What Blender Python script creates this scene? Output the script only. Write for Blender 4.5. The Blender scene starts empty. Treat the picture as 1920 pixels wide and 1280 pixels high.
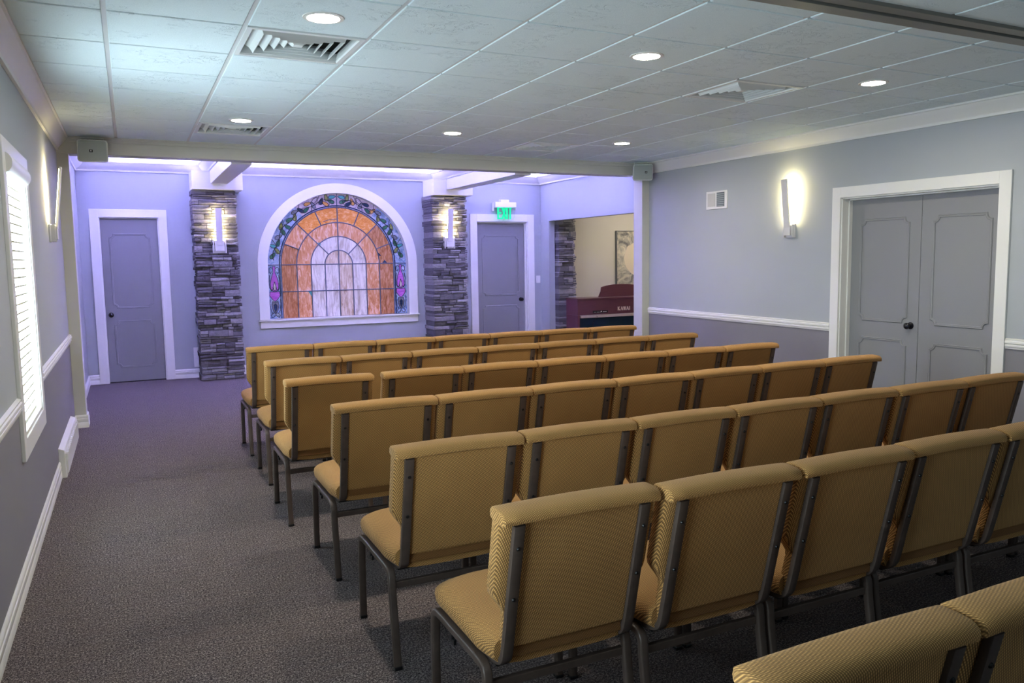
import bpy, bmesh, math, random
from mathutils import Vector, Matrix
PI = math.pi
S = bpy.context.scene
COL = S.collection

# ------------------------------------------------------------------ camera
YAW, PITCH, ROLL = 0.4615, 0.1033, -0.0126
FPX, SX, SY = 1514.1, 38.69, -1.78
HC = 2.665                      # main ceiling height
cd = bpy.data.cameras.new('camera'); cam = bpy.data.objects.new('camera', cd); COL.objects.link(cam)
fv = Vector((math.sin(YAW)*math.cos(PITCH), math.cos(YAW)*math.cos(PITCH), -math.sin(PITCH)))
rv = Vector((math.cos(YAW), -math.sin(YAW), 0)); uv = rv.cross(fv)
r2 = rv*math.cos(ROLL) + uv*math.sin(ROLL); u2 = -rv*math.sin(ROLL) + uv*math.cos(ROLL)
m3 = Matrix((r2, u2, -fv)).transposed()
cam.matrix_world = Matrix.Translation((0, 0, 1.53)) @ m3.to_4x4()
cd.sensor_fit = 'HORIZONTAL'; cd.sensor_width = 36.0
cd.lens = FPX/1920*36.0
cd.shift_x = -SX/1920; cd.shift_y = SY/1920
cd.clip_start = 0.02; cd.clip_end = 60
S.camera = cam

# ------------------------------------------------------------------ world, exposure
S.view_settings.view_transform = 'Standard'; S.view_settings.look = 'None'
S.view_settings.exposure = 0.15; S.view_settings.gamma = 1.0
S.view_settings.use_curve_mapping = False
w = bpy.data.worlds.new('world'); S.world = w; w.use_nodes = True
w.node_tree.nodes['Background'].inputs[0].default_value = (0.55, 0.68, 0.85, 1)
w.node_tree.nodes['Background'].inputs[1].default_value = 0.3
S.cycles.max_bounces = 8; S.cycles.diffuse_bounces = 5; S.cycles.glossy_bounces = 3
S.cycles.sample_clamp_indirect = 80.0
S.cycles.use_denoising = True
# strengths of the lamps and the glowing blinds (their meshes are built with the objects)
L_DOWN = 400.0      # recessed ceiling lamps
L_WIN = 20.0        # glow of the window blinds, in place of daylight
L_ADDED_REAR = 1.6    # unseen windows added behind the rows for daylight
L_LED = 180.0        # violet cove strips
L_SCONCE = 90.0
L_SIDE = 330.0      # warm lamp in the piano room
L_EXIT = 1.0

# ------------------------------------------------------------------ node helpers
def lin(c):
    return tuple(((x/12.92) if x <= 0.04045 else ((x+0.055)/1.055)**2.4) for x in c)
def rgb(r, g, b):
    return lin((r/255, g/255, b/255)) + (1,)
class NT:
    def __init__(s, name):
        s.m = bpy.data.materials.new(name); s.m.use_nodes = True
        s.t = s.m.node_tree; s.n = s.t.nodes; s.l = s.t.links
        s.b = s.n['Principled BSDF']
    def add(s, typ, **kw):
        n = s.n.new(typ)
        for k, v in kw.items():
            if k.startswith('_'): n.inputs[k[1:]].default_value = v
            elif isinstance(v, tuple) and k.startswith('i') and k[1:].isdigit(): n.inputs[int(k[1:])].default_value = v
            else: setattr(n, k, v)
        return n
    def link(s, a, b): s.l.new(a, b)
    def coord(s, scale=(1, 1, 1), rot=(0, 0, 0), kind='Object'):
        tc = s.n.new('ShaderNodeTexCoord'); mp = s.n.new('ShaderNodeMapping')
        mp.inputs['Scale'].default_value = scale; mp.inputs['Rotation'].default_value = rot
        s.link(tc.outputs[kind], mp.inputs[0]); return mp.outputs[0]
    def noise(s, vec, scale, detail=3, rough=0.5, dist=0.0):
        n = s.n.new('ShaderNodeTexNoise'); s.link(vec, n.inputs['Vector'])
        n.inputs['Scale'].default_value = scale; n.inputs['Detail'].default_value = detail
        n.inputs['Roughness'].default_value = rough; n.inputs['Distortion'].default_value = dist
        return n.outputs['Fac']
    def ramp(s, fac, stops):
        r = s.n.new('ShaderNodeValToRGB'); s.link(fac, r.inputs[0])
        e = r.color_ramp.elements
        e[0].position = stops[0][0]; e[0].color = stops[0][1]
        e[1].position = stops[1][0]; e[1].color = stops[1][1]
        for p, c in stops[2:]:
            x = e.new(p); x.color = c
        return r.outputs[0]
    def math(s, op, a, b=None):
        n = s.n.new('ShaderNodeMath'); n.operation = op
        for i, v in enumerate((a, b)):
            if v is None: continue
            if isinstance(v, (int, float)): n.inputs[i].default_value = v
            else: s.link(v, n.inputs[i])
        return n.outputs[0]
    def mix(s, fac, a, b):
        n = s.n.new('ShaderNodeMix'); n.data_type = 'RGBA'
        for i, v in ((0, fac), (6, a), (7, b)):
            if isinstance(v, (int, float)): n.inputs[i].default_value = v
            elif isinstance(v, tuple): n.inputs[i].default_value = v
            else: s.link(v, n.inputs[i])
        return n.outputs[2]
    def bump(s, h, strength=0.3, dist=0.01):
        n = s.n.new('ShaderNodeBump'); n.inputs['Strength'].default_value = strength
        n.inputs['Distance'].default_value = dist
        s.link(h, n.inputs['Height']); s.link(n.outputs[0], s.b.inputs['Normal'])
    def base(s, c):
        if isinstance(c, tuple): s.b.inputs['Base Color'].default_value = c
        else: s.link(c, s.b.inputs['Base Color'])
    def rough(s, v, metal=0.0, spec=0.5):
        s.b.inputs['Roughness'].default_value = v; s.b.inputs['Metallic'].default_value = metal
        s.b.inputs['Specular IOR Level'].default_value = spec

def paint(name, col, rough=0.6, bump=0.08, var=0.03, sc=60):
    t = NT(name); v = t.coord()
    n = t.noise(v, 1.3, 2)
    c2 = tuple(min(1, x*(1+var*2)) for x in col[:3]) + (1,)
    c1 = tuple(x*(1-var*2) for x in col[:3]) + (1,)
    t.base(t.mix(n, c1, c2)); t.rough(rough, spec=0.4)
    t.bump(t.noise(v, sc, 4, 0.6), bump, 0.004)
    return t.m
def emit(name, col, strength):
    t = NT(name); t.base((0.8, 0.8, 0.8, 1))
    t.b.inputs['Emission Color'].default_value = col; t.b.inputs['Emission Strength'].default_value = strength
    return t.m

M = {}
M['wall'] = paint('wall_paint_grey', rgb(168, 173, 178), 0.7, 0.10, 0.02, 120)
M['wains'] = paint('wall_paint_dark_grey', rgb(130, 128, 134), 0.7, 0.10, 0.02, 120)
M['beige'] = paint('wall_paint_beige', rgb(208, 202, 190), 0.7, 0.1, 0.02, 120)
M['trim'] = paint('trim_white_paint', rgb(226, 226, 222), 0.35, 0.03, 0.01, 80)
M['beam'] = paint('beam_greige_paint', rgb(196, 196, 188), 0.5, 0.03, 0.01, 80)
M['door'] = paint('door_grey_paint', rgb(136, 137, 141), 0.45, 0.05, 0.02, 90)
M['plaster'] = paint('cove_white_plaster', rgb(238, 238, 238), 0.8, 0.05, 0.01, 60)
M['plastic'] = paint('white_plastic', rgb(225, 225, 222), 0.35, 0.0, 0.0, 10)
M['speaker'] = paint('speaker_grey_plastic', rgb(205, 210, 208), 0.5, 0.0, 0.0, 10)
M['grille'] = paint('speaker_grille_mesh', rgb(158, 168, 166), 0.6, 0.5, 0.02, 900)
M['black'] = paint('black_plastic', rgb(18, 18, 20), 0.35, 0.0, 0.0, 10)
M['knob'] = paint('dark_bronze_knob', rgb(24, 24, 34), 0.25, 0.0, 0.0, 10)
M['steel'] = paint('sconce_white_metal', rgb(214, 212, 214), 0.35, 0.0, 0.0, 10)
M['vent'] = paint('vent_white_enamel', rgb(222, 226, 226), 0.4, 0.0, 0.0, 10)
M['duct'] = paint('duct_dark', rgb(58, 62, 60), 0.8, 0.2, 0.1, 20)
M['glow_warm'] = emit('lamp_lens_warm', (1.0, 0.90, 0.74, 1), L_DOWN)
M['glow_sconce'] = emit('sconce_led_warm', (1.0, 0.84, 0.42, 1), L_SCONCE)
M['glow_side'] = emit('side_lamp_warm', (1.0, 0.90, 0.72, 1), L_SIDE)
M['glow_led'] = emit('cove_led_violet', (0.40, 0.36, 1.0, 1), L_LED)
M['glow_exit'] = emit('exit_letter_green', (0.0, 0.92, 0.36, 1), L_EXIT); M['glow_exit'].node_tree.nodes['Principled BSDF'].inputs['Base Color'].default_value = (0.0, 0.10, 0.03, 1)

def mk_tube_metal():
    t = NT('bronze_brown_powder_coat'); v = t.coord()
    t.base(t.mix(t.noise(v, 30, 3), rgb(64, 53, 48), rgb(88, 74, 66)))
    t.rough(0.42, 0.1, 0.45); t.bump(t.noise(v, 700, 2), 0.12, 0.001); return t.m
M['metal'] = mk_tube_metal()

def mk_fabric(name, ca, cb, rot):
    t = NT(name); v = t.coord()
    sp = t.n.new('ShaderNodeSeparateXYZ'); t.link(v, sp.inputs[0])
    x = sp.outputs[0]; y = t.math('ADD', sp.outputs[1], sp.outputs[2])
    wob = t.math('MULTIPLY', t.noise(v, 25, 2), 2.2)
    p = t.math('ADD', t.math('MULTIPLY', x, 1150.0), t.math('ADD', t.math('MULTIPLY', y, 620.0), wob))
    q = t.math('ADD', t.math('MULTIPLY', x, -420.0), t.math('ADD', t.math('MULTIPLY', y, 900.0), wob))
    a = t.math('ADD', t.math('MULTIPLY', t.math('SINE', p), 0.5), 0.5)
    b = t.math('ADD', t.math('MULTIPLY', t.math('SINE', q), 0.32), 0.68)
    h = t.math('MULTIPLY', a, b)
    c = t.mix(t.math('POWER', h, 1.15), ca, cb)
    n = t.noise(v, 7, 3)
    c = t.mix(t.math('MULTIPLY', n, 0.30), c, tuple(x_*0.75 for x_ in cb[:3]) + (1,))
    t.base(c); t.rough(0.85, spec=0.25)
    t.b.inputs['Sheen Weight'].default_value = 0.05; t.b.inputs['Sheen Roughness'].default_value = 0.5
    t.bump(t.math('ADD', h, t.math('MULTIPLY', t.noise(v, 900, 2), 0.4)), 0.35, 0.0014)
    return t.m
M['fabric'] = mk_fabric('tan_gold_woven_fabric', rgb(82, 54, 26), rgb(226, 172, 102), (0, 0.5, 0))
M['hem'] = mk_fabric('brown_fabric_hem', rgb(84, 54, 26), rgb(150, 104, 54), (0, 0.5, 0))

def mk_carpet():
    t = NT('carpet_taupe_loop'); v = t.coord()
    a = t.math('ADD', t.math('MULTIPLY', t.noise(v, 300, 2, 0.7), 0.6), t.math('MULTIPLY', t.noise(v, 120, 2, 0.6), 0.4)); b = t.noise(v, 1.1, 3)
    vs = t.coord((9, 75, 1)); st = t.math('MULTIPLY', t.math('SUBTRACT', t.noise(vs, 1.0, 3, 0.6), 0.3), 2.0)
    vs2 = t.coord((3, 28, 1)); st2 = t.noise(vs2, 1.0, 2, 0.6)
    c = t.ramp(a, [(0.40, rgb(16, 14, 18)), (0.50, rgb(74, 67, 72)), (0.60, rgb(206, 194, 188))])
    c = t.mix(t.math('MULTIPLY', st, 0.55), c, rgb(44, 40, 43))
    c = t.mix(t.math('MULTIPLY', t.math('SUBTRACT', st2, 0.35), 0.8), c, rgb(112, 98, 92))
    c = t.mix(t.math('MULTIPLY', b, 0.25), c, rgb(80, 68, 76))
    t.base(c); t.rough(0.95, spec=0.1)
    t.bump(t.math('ADD', a, st), 0.7, 0.006); return t.m
M['carpet'] = mk_carpet()

def mk_tile():
    t = NT('ceiling_tile_fissured'); v = t.coord()
    n1 = t.noise(v, 180, 4, 0.7)
    vd = t.coord((1.0, 1.6, 1), (0, 0, 0.5))
    n2 = t.noise(vd, 5.5, 4, 0.6, 2.2)
    rid = t.math('ABSOLUTE', t.math('SUBTRACT', n2, 0.5))
    rid = t.math('MINIMUM', t.math('MULTIPLY', rid, 55), 1.0)
    msk = t.n.new('ShaderNodeMapRange'); t.link(t.noise(v, 3.6, 2), msk.inputs[0]); msk.inputs[1].default_value = 0.50; msk.inputs[2].default_value = 0.56
    rid = t.math('MAXIMUM', rid, t.math('SUBTRACT', 1.0, msk.outputs[0]))
    t.base(t.mix(n1, rgb(206, 222, 228), rgb(234, 246, 250))); t.rough(0.9, spec=0.15)
    t.bump(t.math('ADD', t.math('MULTIPLY', n1, 0.45), rid), 0.65, 0.007); return t.m
M['tile'] = mk_tile()
M['grid'] = paint('ceiling_tee_white', rgb(205, 208, 208), 0.4, 0, 0, 10)

def mk_stone():
    t = NT('ledgestone_grey'); v = t.coord()
    at = t.add('ShaderNodeAttribute'); at.attribute_name = 'stone'
    c = t.ramp(at.outputs['Fac'], [(0.0, rgb(100, 98, 104)), (0.5, rgb(136, 134, 140)), (1.0, rgb(196, 194, 198))])
    n = t.noise(v, 24, 6, 0.7, 0.6)
    c = t.mix(t.math('MULTIPLY', n, 0.75), c, rgb(78, 76, 84))
    t.base(c); t.rough(0.85, spec=0.25)
    vz = t.coord((1, 1, 3.0))
    t.bump(t.math('ADD', t.noise(vz, 16, 6, 0.65, 0.5), t.math('MULTIPLY', t.noise(v, 90, 3), 0.4)), 0.9, 0.016)
    return t.m
M['stone'] = mk_stone()
def mk_wood():
    t = NT('mahogany_case'); v = t.coord((1, 4, 12))
    t.base(t.mix(t.noise(v, 6, 4), rgb(84, 46, 54), rgb(104, 60, 68))); t.rough(0.3); return t.m
M['wood'] = mk_wood()
M['woodtrim'] = paint('keyslip_beige', rgb(190, 172, 160), 0.5, 0, 0.02, 10)
M['teal'] = paint('speaker_cloth_dark', rgb(8, 38, 52), 0.8, 0.2, 0.05, 300)
M['cream'] = paint('lettering_cream', rgb(225, 205, 190), 0.5, 0, 0, 10)
def mk_art():
    t = NT('abstract_canvas'); v = t.coord()
    gr = t.n.new('ShaderNodeVectorMath'); gr.operation = 'DISTANCE'
    t.link(v, gr.inputs[0]); gr.inputs[1].default_value = (0.42, 0, 0.62)
    n = t.noise(v, 5, 6, 0.65, 1.0)
    d = t.math('ADD', gr.outputs['Value'], t.math('MULTIPLY', t.math('SUBTRACT', n, 0.5), 0.12))
    smoke = t.ramp(n, [(0.38, rgb(110, 108, 108)), (0.50, rgb(180, 174, 160)), (0.62, rgb(224, 214, 190))])
    inside = t.math('LESS_THAN', d, 0.27)
    t.base(t.mix(inside, smoke, rgb(226, 212, 186))); t.rough(0.7); return t.m
M['art'] = mk_art()
def mk_glass(name, stops, sc=(3, 3, 14), rough=0.25, em=0.0, dist=1.2):
    t = NT(name); v = t.coord(sc)
    c = t.ramp(t.noise(v, 2.2, 6, 0.65, dist), stops)
    t.base(c); t.rough(rough, spec=0.5)
    if em:
        t.link(c, t.b.inputs['Emission Color']); t.b.inputs['Emission Strength'].default_value = em
    return t.m
GE = 0.10  # faint glow put into the glass colours in place of backlight
M['g_orange'] = mk_glass('art_glass_orange', [(0.35, rgb(196, 116, 42)), (0.5, rgb(214, 140, 62)), (0.65, rgb(228, 176, 126))], (6, 6, 10), em=GE)
M['g_amber'] = mk_glass('art_glass_amber', [(0.35, rgb(176, 108, 62)), (0.5, rgb(204, 146, 104)), (0.66, rgb(228, 192, 174))], (12, 12, 3), em=GE)
M['g_brown'] = mk_glass('art_glass_brown', [(0.35, rgb(136, 84, 48)), (0.5, rgb(172, 114, 76)), (0.66, rgb(204, 156, 128))], (16, 16, 3), em=GE)
M['g_cream'] = mk_glass('art_glass_cream', [(0.35, rgb(172, 160, 150)), (0.5, rgb(206, 200, 196)), (0.65, rgb(228, 222, 216))], (9, 9, 2), em=GE)
M['g_tan'] = mk_glass('art_glass_tan', [(0.35, rgb(160, 134, 108)), (0.5, rgb(196, 176, 156)), (0.65, rgb(224, 212, 200))], (12, 12, 2), em=GE)
M['g_sky'] = mk_glass('art_glass_pale_blue', [(0.35, rgb(92, 122, 168)), (0.5, rgb(140, 160, 196)), (0.65, rgb(190, 196, 216))], (5, 5, 6), em=GE)
M['g_lilac'] = mk_glass('art_glass_pale_pink', [(0.35, rgb(150, 136, 160)), (0.5, rgb(186, 172, 184)), (0.65, rgb(208, 196, 200))], (6, 6, 6), em=GE)
M['g_purple'] = mk_glass('art_glass_purple', [(0.3, rgb(150, 70, 170)), (0.6, rgb(190, 110, 200))], em=GE)
M['g_green'] = mk_glass('art_glass_green', [(0.3, rgb(24, 78, 62)), (0.6, rgb(60, 120, 96))], em=GE)
M['g_olive'] = mk_glass('art_glass_olive', [(0.3, rgb(96, 112, 60)), (0.6, rgb(150, 158, 96))], em=GE)
M['g_navy'] = mk_glass('art_glass_navy', [(0.3, rgb(14, 28, 58)), (0.6, rgb(36, 58, 96))], em=GE)
M['g_grey'] = mk_glass('art_glass_grey', [(0.3, rgb(84, 90, 104)), (0.6, rgb(130, 134, 150))], em=GE)
M['g_teal'] = mk_glass('art_glass_teal', [(0.3, rgb(28, 120, 130)), (0.6, rgb(90, 170, 176))], em=GE)
M['g_gold'] = mk_glass('art_glass_gold', [(0.3, rgb(180, 120, 50)), (0.6, rgb(210, 160, 90))], em=GE)
def mk_lead():
    t = NT('lead_came'); t.base(rgb(92, 98, 122)); t.rough(0.45, 0.5); return t.m
M['lead'] = mk_lead()
M['leaddark'] = paint('lead_came_dark', rgb(34, 38, 56), 0.4, 0, 0, 10)
def mk_blind():
    t = NT('backlit_blind_slat'); t.base(rgb(240, 240, 232)); t.rough(0.5)
    v = t.coord()
    c = t.mix(t.noise(v, 1.6, 2), (0.74, 0.90, 0.96, 1), (0.60, 0.84, 1.0, 1))
    t.link(c, t.b.inputs['Emission Color']); t.b.inputs['Emission Strength'].default_value = L_WIN
    return t.m
M['blind'] = mk_blind()
M['added_blind_glow'] = emit('added_rear_blind_glow', (0.66, 0.86, 1.0, 1), L_ADDED_REAR)  # glow of the added rear windows
M['slatedge'] = paint('blind_slat_edge', rgb(190, 182, 160), 0.6, 0, 0, 10)
def mk_acrylic():
    t = NT('exit_clear_acrylic'); t.base((0.9, 1, 0.97, 1)); t.rough(0.05)
    t.b.inputs['Transmission Weight'].default_value = 0.95; t.b.inputs['IOR'].default_value = 1.3
    t.b.inputs['Alpha'].default_value = 0.35
    return t.m
M['acrylic'] = mk_acrylic()

# ------------------------------------------------------------------ mesh helpers
class MB:
    def __init__(s): s.v = []; s.f = []; s.a = []
    def add(s, vs, fs):
        o = len(s.v); s.v += [Vector(p) for p in vs]; s.f += [[i+o for i in f] for f in fs]; return s
    def box(s, x0, x1, y0, y1, z0, z1):
        if x0 > x1: x0, x1 = x1, x0
        if y0 > y1: y0, y1 = y1, y0
        if z0 > z1: z0, z1 = z1, z0
        vs = [(x, y, z) for z in (z0, z1) for y in (y0, y1) for x in (x0, x1)]
        return s.add(vs, [(0, 2, 3, 1), (4, 5, 7, 6), (0, 1, 5, 4), (2, 6, 7, 3), (0, 4, 6, 2), (1, 3, 7, 5)])
    def quad(s, *p): return s.add(p, [tuple(range(len(p)))])
    def prism(s, pts, d):                     # planar polygon pts (3d) extruded by vector d
        n = len(pts); P = [Vector(p) for p in pts]; D = Vector(d)
        vs = P + [p + D for p in P]
        fs = [tuple(range(n))[::-1], tuple(range(n, 2*n))]
        fs += [(i, (i+1) % n, n+(i+1) % n, n+i) for i in range(n)]
        return s.add(vs, fs)
    def loft(s, rings, caps=True, closed=False):
        n = len(rings[0]); vs = [p for r in rings for p in r]; fs = []
        m = len(rings)
        for k in range(m if closed else m-1):
            a = k*n; b = ((k+1) % m)*n
            fs += [(a+i, a+(i+1) % n, b+(i+1) % n, b+i) for i in range(n)]
        if caps and not closed:
            fs += [tuple(range(n))[::-1], tuple(range((m-1)*n, m*n))]
        return s.add(vs, fs)
    def sweep(s, path, sec, up=(1, 0, 0), closed=False):
        # sec: list of (a, b): a along 'up', b along the in-plane normal
        P = [Vector(p) for p in path]; U = Vector(up).normalized(); n = len(P); rings = []
        for i, p in enumerate(P):
            if closed: t0 = (P[i]-P[i-1]).normalized(); t1 = (P[(i+1) % n]-P[i]).normalized()
            else:
                t0 = (P[i]-P[i-1]).normalized() if i else (P[1]-P[0]).normalized()
                t1 = (P[i+1]-P[i]).normalized() if i < n-1 else t0
            t = (t0+t1).normalized(); c = max(0.4, t.dot(t1))
            N = t.cross(U).normalized()
            rings.append([p + U*a + N*(b/c) for a, b in sec])
        return s.loft(rings, True, closed)
    def tube(s, path, r, n=8):
        P = [Vector(p) for p in path]; rings = []
        ref = Vector((0, 0, 1))
        for i, p in enumerate(P):
            t = (P[min(i+1, len(P)-1)] - P[max(i-1, 0)]).normalized()
            if abs(t.dot(ref)) > 0.95: ref = Vector((1, 0, 0)) if abs(t.x) < 0.9 else Vector((0, 1, 0))
            a = t.cross(ref).normalized(); b = t.cross(a)
            rings.append([p + a*r*math.cos(2*PI*k/n) + b*r*math.sin(2*PI*k/n) for k in range(n)])
        return s.loft(rings)
    def lathe(s, prof, c=(0, 0, 0), axis='Z', n=24):
        rings = []
        for r, h in prof:
            ring = []
            for k in range(n):
                a = 2*PI*k/n; x, y = r*math.cos(a), r*math.sin(a)
                p = {'Z': (x, y, h), 'Y': (x, h, y), 'X': (h, x, y)}[axis]
                ring.append(Vector(p) + Vector(c))
            rings.append(ring)
        return s.loft(rings)
    def xf(s, mat):
        s.v = [mat @ p for p in s.v]; return s
    def build(s, name, mat, parent=None, bevel=0, smooth=False, seg=2, sharp=True):
        me = bpy.data.meshes.new(name); me.from_pydata([tuple(p) for p in s.v], [], s.f)
        bm = bmesh.new(); bm.from_mesh(me); bmesh.ops.recalc_face_normals(bm, faces=bm.faces); bm.to_mesh(me); bm.free()
        me.materials.append(mat)
        if s.a:
            at = me.attributes.new('stone', 'FLOAT', 'FACE')
            at.data.foreach_set('value', s.a)
        o = bpy.data.objects.new(name, me); COL.objects.link(o)
        if smooth:
            me.shade_smooth()
            if sharp: me.set_sharp_from_angle(angle=math.radians(38))
        if bevel:
            b = o.modifiers.new('edge', 'BEVEL'); b.width = bevel; b.segments = seg; b.limit_method = 'ANGLE'; b.angle_limit = 0.7
        if parent: o.parent = parent
        return o
def rsec(a, b, r=0.25, k=2):
    """rounded rectangle section, half sizes a, b"""
    q = min(a, b)*r; out = []
    for cx, cy, s0 in ((a-q, b-q, 0), (-a+q, b-q, 1), (-a+q, -b+q, 2), (a-q, -b+q, 3)):
        for i in range(k+1):
            an = PI/2*(s0 + i/k); out.append((cx+q*math.cos(an), cy+q*math.sin(an)))
    return out
def arcpts(pts, r, n=4):
    """round the inner corners of a polyline"""
    P = [Vector(p) for p in pts]; out = [P[0]]
    for i in range(1, len(P)-1):
        a = (P[i-1]-P[i]); b = (P[i+1]-P[i]); rr = min(r, a.length*0.45, b.length*0.45)
        p0 = P[i]+a.normalized()*rr; p1 = P[i]+b.normalized()*rr
        for k in range(n+1):
            t = k/n; out.append(p0*(1-t)**2 + P[i]*2*t*(1-t) + p1*t*t)
    return out + [P[-1]]
def empty(name, loc=(0, 0, 0), rz=0, label=None, cat=None, group=None, kind=None):
    o = bpy.data.objects.new(name, None); COL.objects.link(o); o.location = loc; o.rotation_euler = (0, 0, rz)
    o.empty_display_size = 0.1
    return tag(o, label, cat, group, kind)
def tag(o, label=None, cat=None, group=None, kind=None):
    if label: o['label'] = label
    if cat: o['category'] = cat
    if group: o['group'] = group
    if kind: o['kind'] = kind
    return o
def struct(name, mb, mat, **kw): return tag(mb.build(name, mat, **kw), kind='structure')
def copy_tree(o):
    c = o.copy(); COL.objects.link(c)
    for ch in list(o.children):
        d = copy_tree(ch); d.parent = c
    return c

# ------------------------------------------------------------------ room dimensions
XL, XR = -0.52, 5.88
YB, YM, YM2, YE = -3.2, 8.50, 8.69, 11.45        # rear wall, beam front, beam back, end wall
T = 0.6096; GX, GY = -0.0336, 3.639              # ceiling grid origin
ZC = 3.0                                          # ceiling of the end bay
XP, XP2 = 5.86, 5.96                              # wall towards the piano room
XS = 8.2

# floor
mb = MB().box(XL-0.1, XS+0.1, YB-0.1, YE+0.1, -0.1, 0); struct('floor', mb, M['carpet'])
# tegular ceiling tiles below a grid
vents = [(1, 1), (6, 1), (1, 6), (6, 6)]          # (column, row) of the diffusers
holes = set(vents)
mb = MB()
x0 = GX - T; k0 = -1
for i in range(-1, 11):
    for j in range(-12, 8):
        a, b = GX+i*T, GX+(i+1)*T; c, d = GY+j*T, GY+(j+1)*T
        a2, b2 = max(a+0.011, XL), min(b-0.011, XR); c2, d2 = max(c+0.009, YB), min(d-0.009, YM)
        if a2 >= b2 or c2 >= d2 or (i, j) in holes: continue
        mb.box(a2, b2, c2, d2, HC-0.002, HC+0.02)
struct('ceiling', mb, M['tile'], bevel=0.003, seg=1)
mb = MB()
for i in range(-1, 11):
    x = GX+i*T
    if XL < x < XR: mb.box(x-0.012, x+0.012, YB, YM, HC+0.004, HC+0.03)
for j in range(-12, 9):
    y = GY+j*T
    if YB < y < YM: mb.box(XL, XR, y-0.013, y+0.013, HC+0.014, HC+0.03)
struct('trim_1', mb, M['grid'])                    # the grid of tees
struct('ceiling_2', MB().box(XL-0.1, XR+0.1, YB-0.1, YM+0.05, HC+0.16, HC+0.2), M['plaster'])
# -------- main walls
def rect_holes(mb, u0, u1, z0, z1, holes, put):
    """wall with rectangular openings, put(u0,u1,z0,z1) adds a box"""
    cur = u0
    for a, b, c, d in sorted(holes):
        put(cur, a, z0, z1); put(a, b, z0, c); put(a, b, d, z1); cur = b
    put(cur, u1, z0, z1)
def mkwall(put, u0, u1, z0, z1, hs):
    def p(a, b, c, d):
        if b-a > 1e-4 and d-c > 1e-4: put(a, b, c, d)
    rect_holes(None, u0, u1, z0, z1, hs, p)
ZW = 0.80                                          # wainscot height
winL = [(4.70, 5.60, 0.655, 2.04), (1.0, 1.9, 0.655, 2.04)]  # second opening belongs to an unseen window added for daylight
up = MB(); lo = MB()
mkwall(lambda a, b, c, d: up.box(XL-0.12, XL, a, b, c, d), YB, YM, ZW, HC+0.16, [(a, b, ZW, d) for a, b, c, d in winL])
mkwall(lambda a, b, c, d: lo.box(XL-0.12, XL, a, b, c, d), YB, YM, 0, ZW, [(a, b, c, ZW) for a, b, c, d in winL])
wl = struct('wall_left', up, M['wall']); lw = lo.build('wainscot', M['wains'], wl)
dY0, dY1, dZ = 3.92, 5.43, 2.03
up = MB(); lo = MB()
mkwall(lambda a, b, c, d: up.box(XR, XR+0.16, a, b, c, d), YB, YM, ZW, HC+0.16, [(dY0, dY1, ZW, dZ)])
mkwall(lambda a, b, c, d: lo.box(XR, XR+0.16, a, b, c, d), YB, YM, 0, ZW, [(dY0, dY1, 0, ZW)])
wr = struct('wall_right', up, M['wall']); lo.build('wainscot', M['wains'], wr)
added_rear_wins = [(0.3, 1.9, 0.9, 2.2), (3.2, 4.8, 0.9, 2.2)]  # openings of unseen windows added to light the room from behind
mb = MB(); mkwall(lambda a, b, c, d: mb.box(a, b, YB-0.12, YB, c, d), XL-0.12, XR+0.16, 0, HC+0.16, added_rear_wins)
struct('wall_rear', mb, M['wall'])
# -------- end bay walls
struct('wall_left_far', MB().box(XL-0.12, XL, YM, YE+0.15, 0, ZC+0.1), M['wall'])
AX, AZ, AR, ARO = 2.68, 1.462, 0.99, 1.12          # arch centre, springing, inner and outer radius
mb = MB(); yf, yb_ = YE, YE+0.15
d1 = (-0.30, 0.375, 2.085); d2 = (4.765, 5.625, 2.075)
def ww(a, b, c, d): mb.box(a, b, yf, yb_, c, d)
ww(XL-0.12, d1[0], 0, ZC+0.1); ww(d1[0], d1[1], d1[2], ZC+0.1); ww(d1[1], AX-AR, 0, ZC+0.1)
ww(AX-AR, AX+AR, 0, 0.71)
NA = 48; prev = None
for k in range(NA+1):
    a = PI*(1-k/NA); p = (AX+AR*math.cos(a), AZ+AR*math.sin(a))
    if prev:
        mb.prism([(prev[0], yf, prev[1]), (p[0], yf, p[1]), (p[0], yf, ZC+0.1), (prev[0], yf, ZC+0.1)], (0, yb_-yf, 0))
    prev = p
ww(AX+AR, d2[0], 0, ZC+0.1); ww(d2[0], d2[1], d2[2], ZC+0.1); ww(d2[1], XS+0.1, 0, ZC+0.1)
struct('wall_back', mb, M['wall'])
mb = MB()
mb.box(XP, XP2, YM2-0.01, YE, 2.078, ZC+0.1); mb.box(XP, XP2, 11.17, YE, 0, 2.078)
struct('wall_right_far', mb, M['wall'])
# piano room shell
struct('wall_piano_room_back', MB().box(XP2, XS, YE-0.01, YE, 0, 2.6), M['beige'])
struct('wall_piano_room_side', MB().box(XS, XS+0.1, YM, YE, 0, 2.7), M['beige'])
struct('wall_piano_room_front', MB().box(XR+0.16, XS+0.1, YM-0.05, YM+0.05, 0, 2.7), M['beige'])
struct('ceiling_3', MB().box(XP2, XS+0.1, YM, YE, 2.6, 2.7), M['plaster'])
struct('ceiling_4', MB().box(XL-0.1, XP2, YM2-0.02, YE+0.1, ZC, ZC+0.1), M['plaster'])
# main beam and posts
mb = MB(); mb.box(XL-0.1, XR+0.16, YM, YM2, 2.508, HC+0.4)
mb.box(XL, XR, YM-0.012, YM, HC-0.05, HC); mb.box(XL, XR, YM-0.022, YM, HC-0.022, HC)
struct('beam_across_room', mb, M['beam'], bevel=0.004)
for nm, a, b in (('trim_2', XL-0.02, -0.425), ('trim_3', 5.775, XR+0.05)):
    struct(nm, MB().box(a, b, YM, YM2, 0, 2.508), M['beam'], bevel=0.004)
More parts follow.
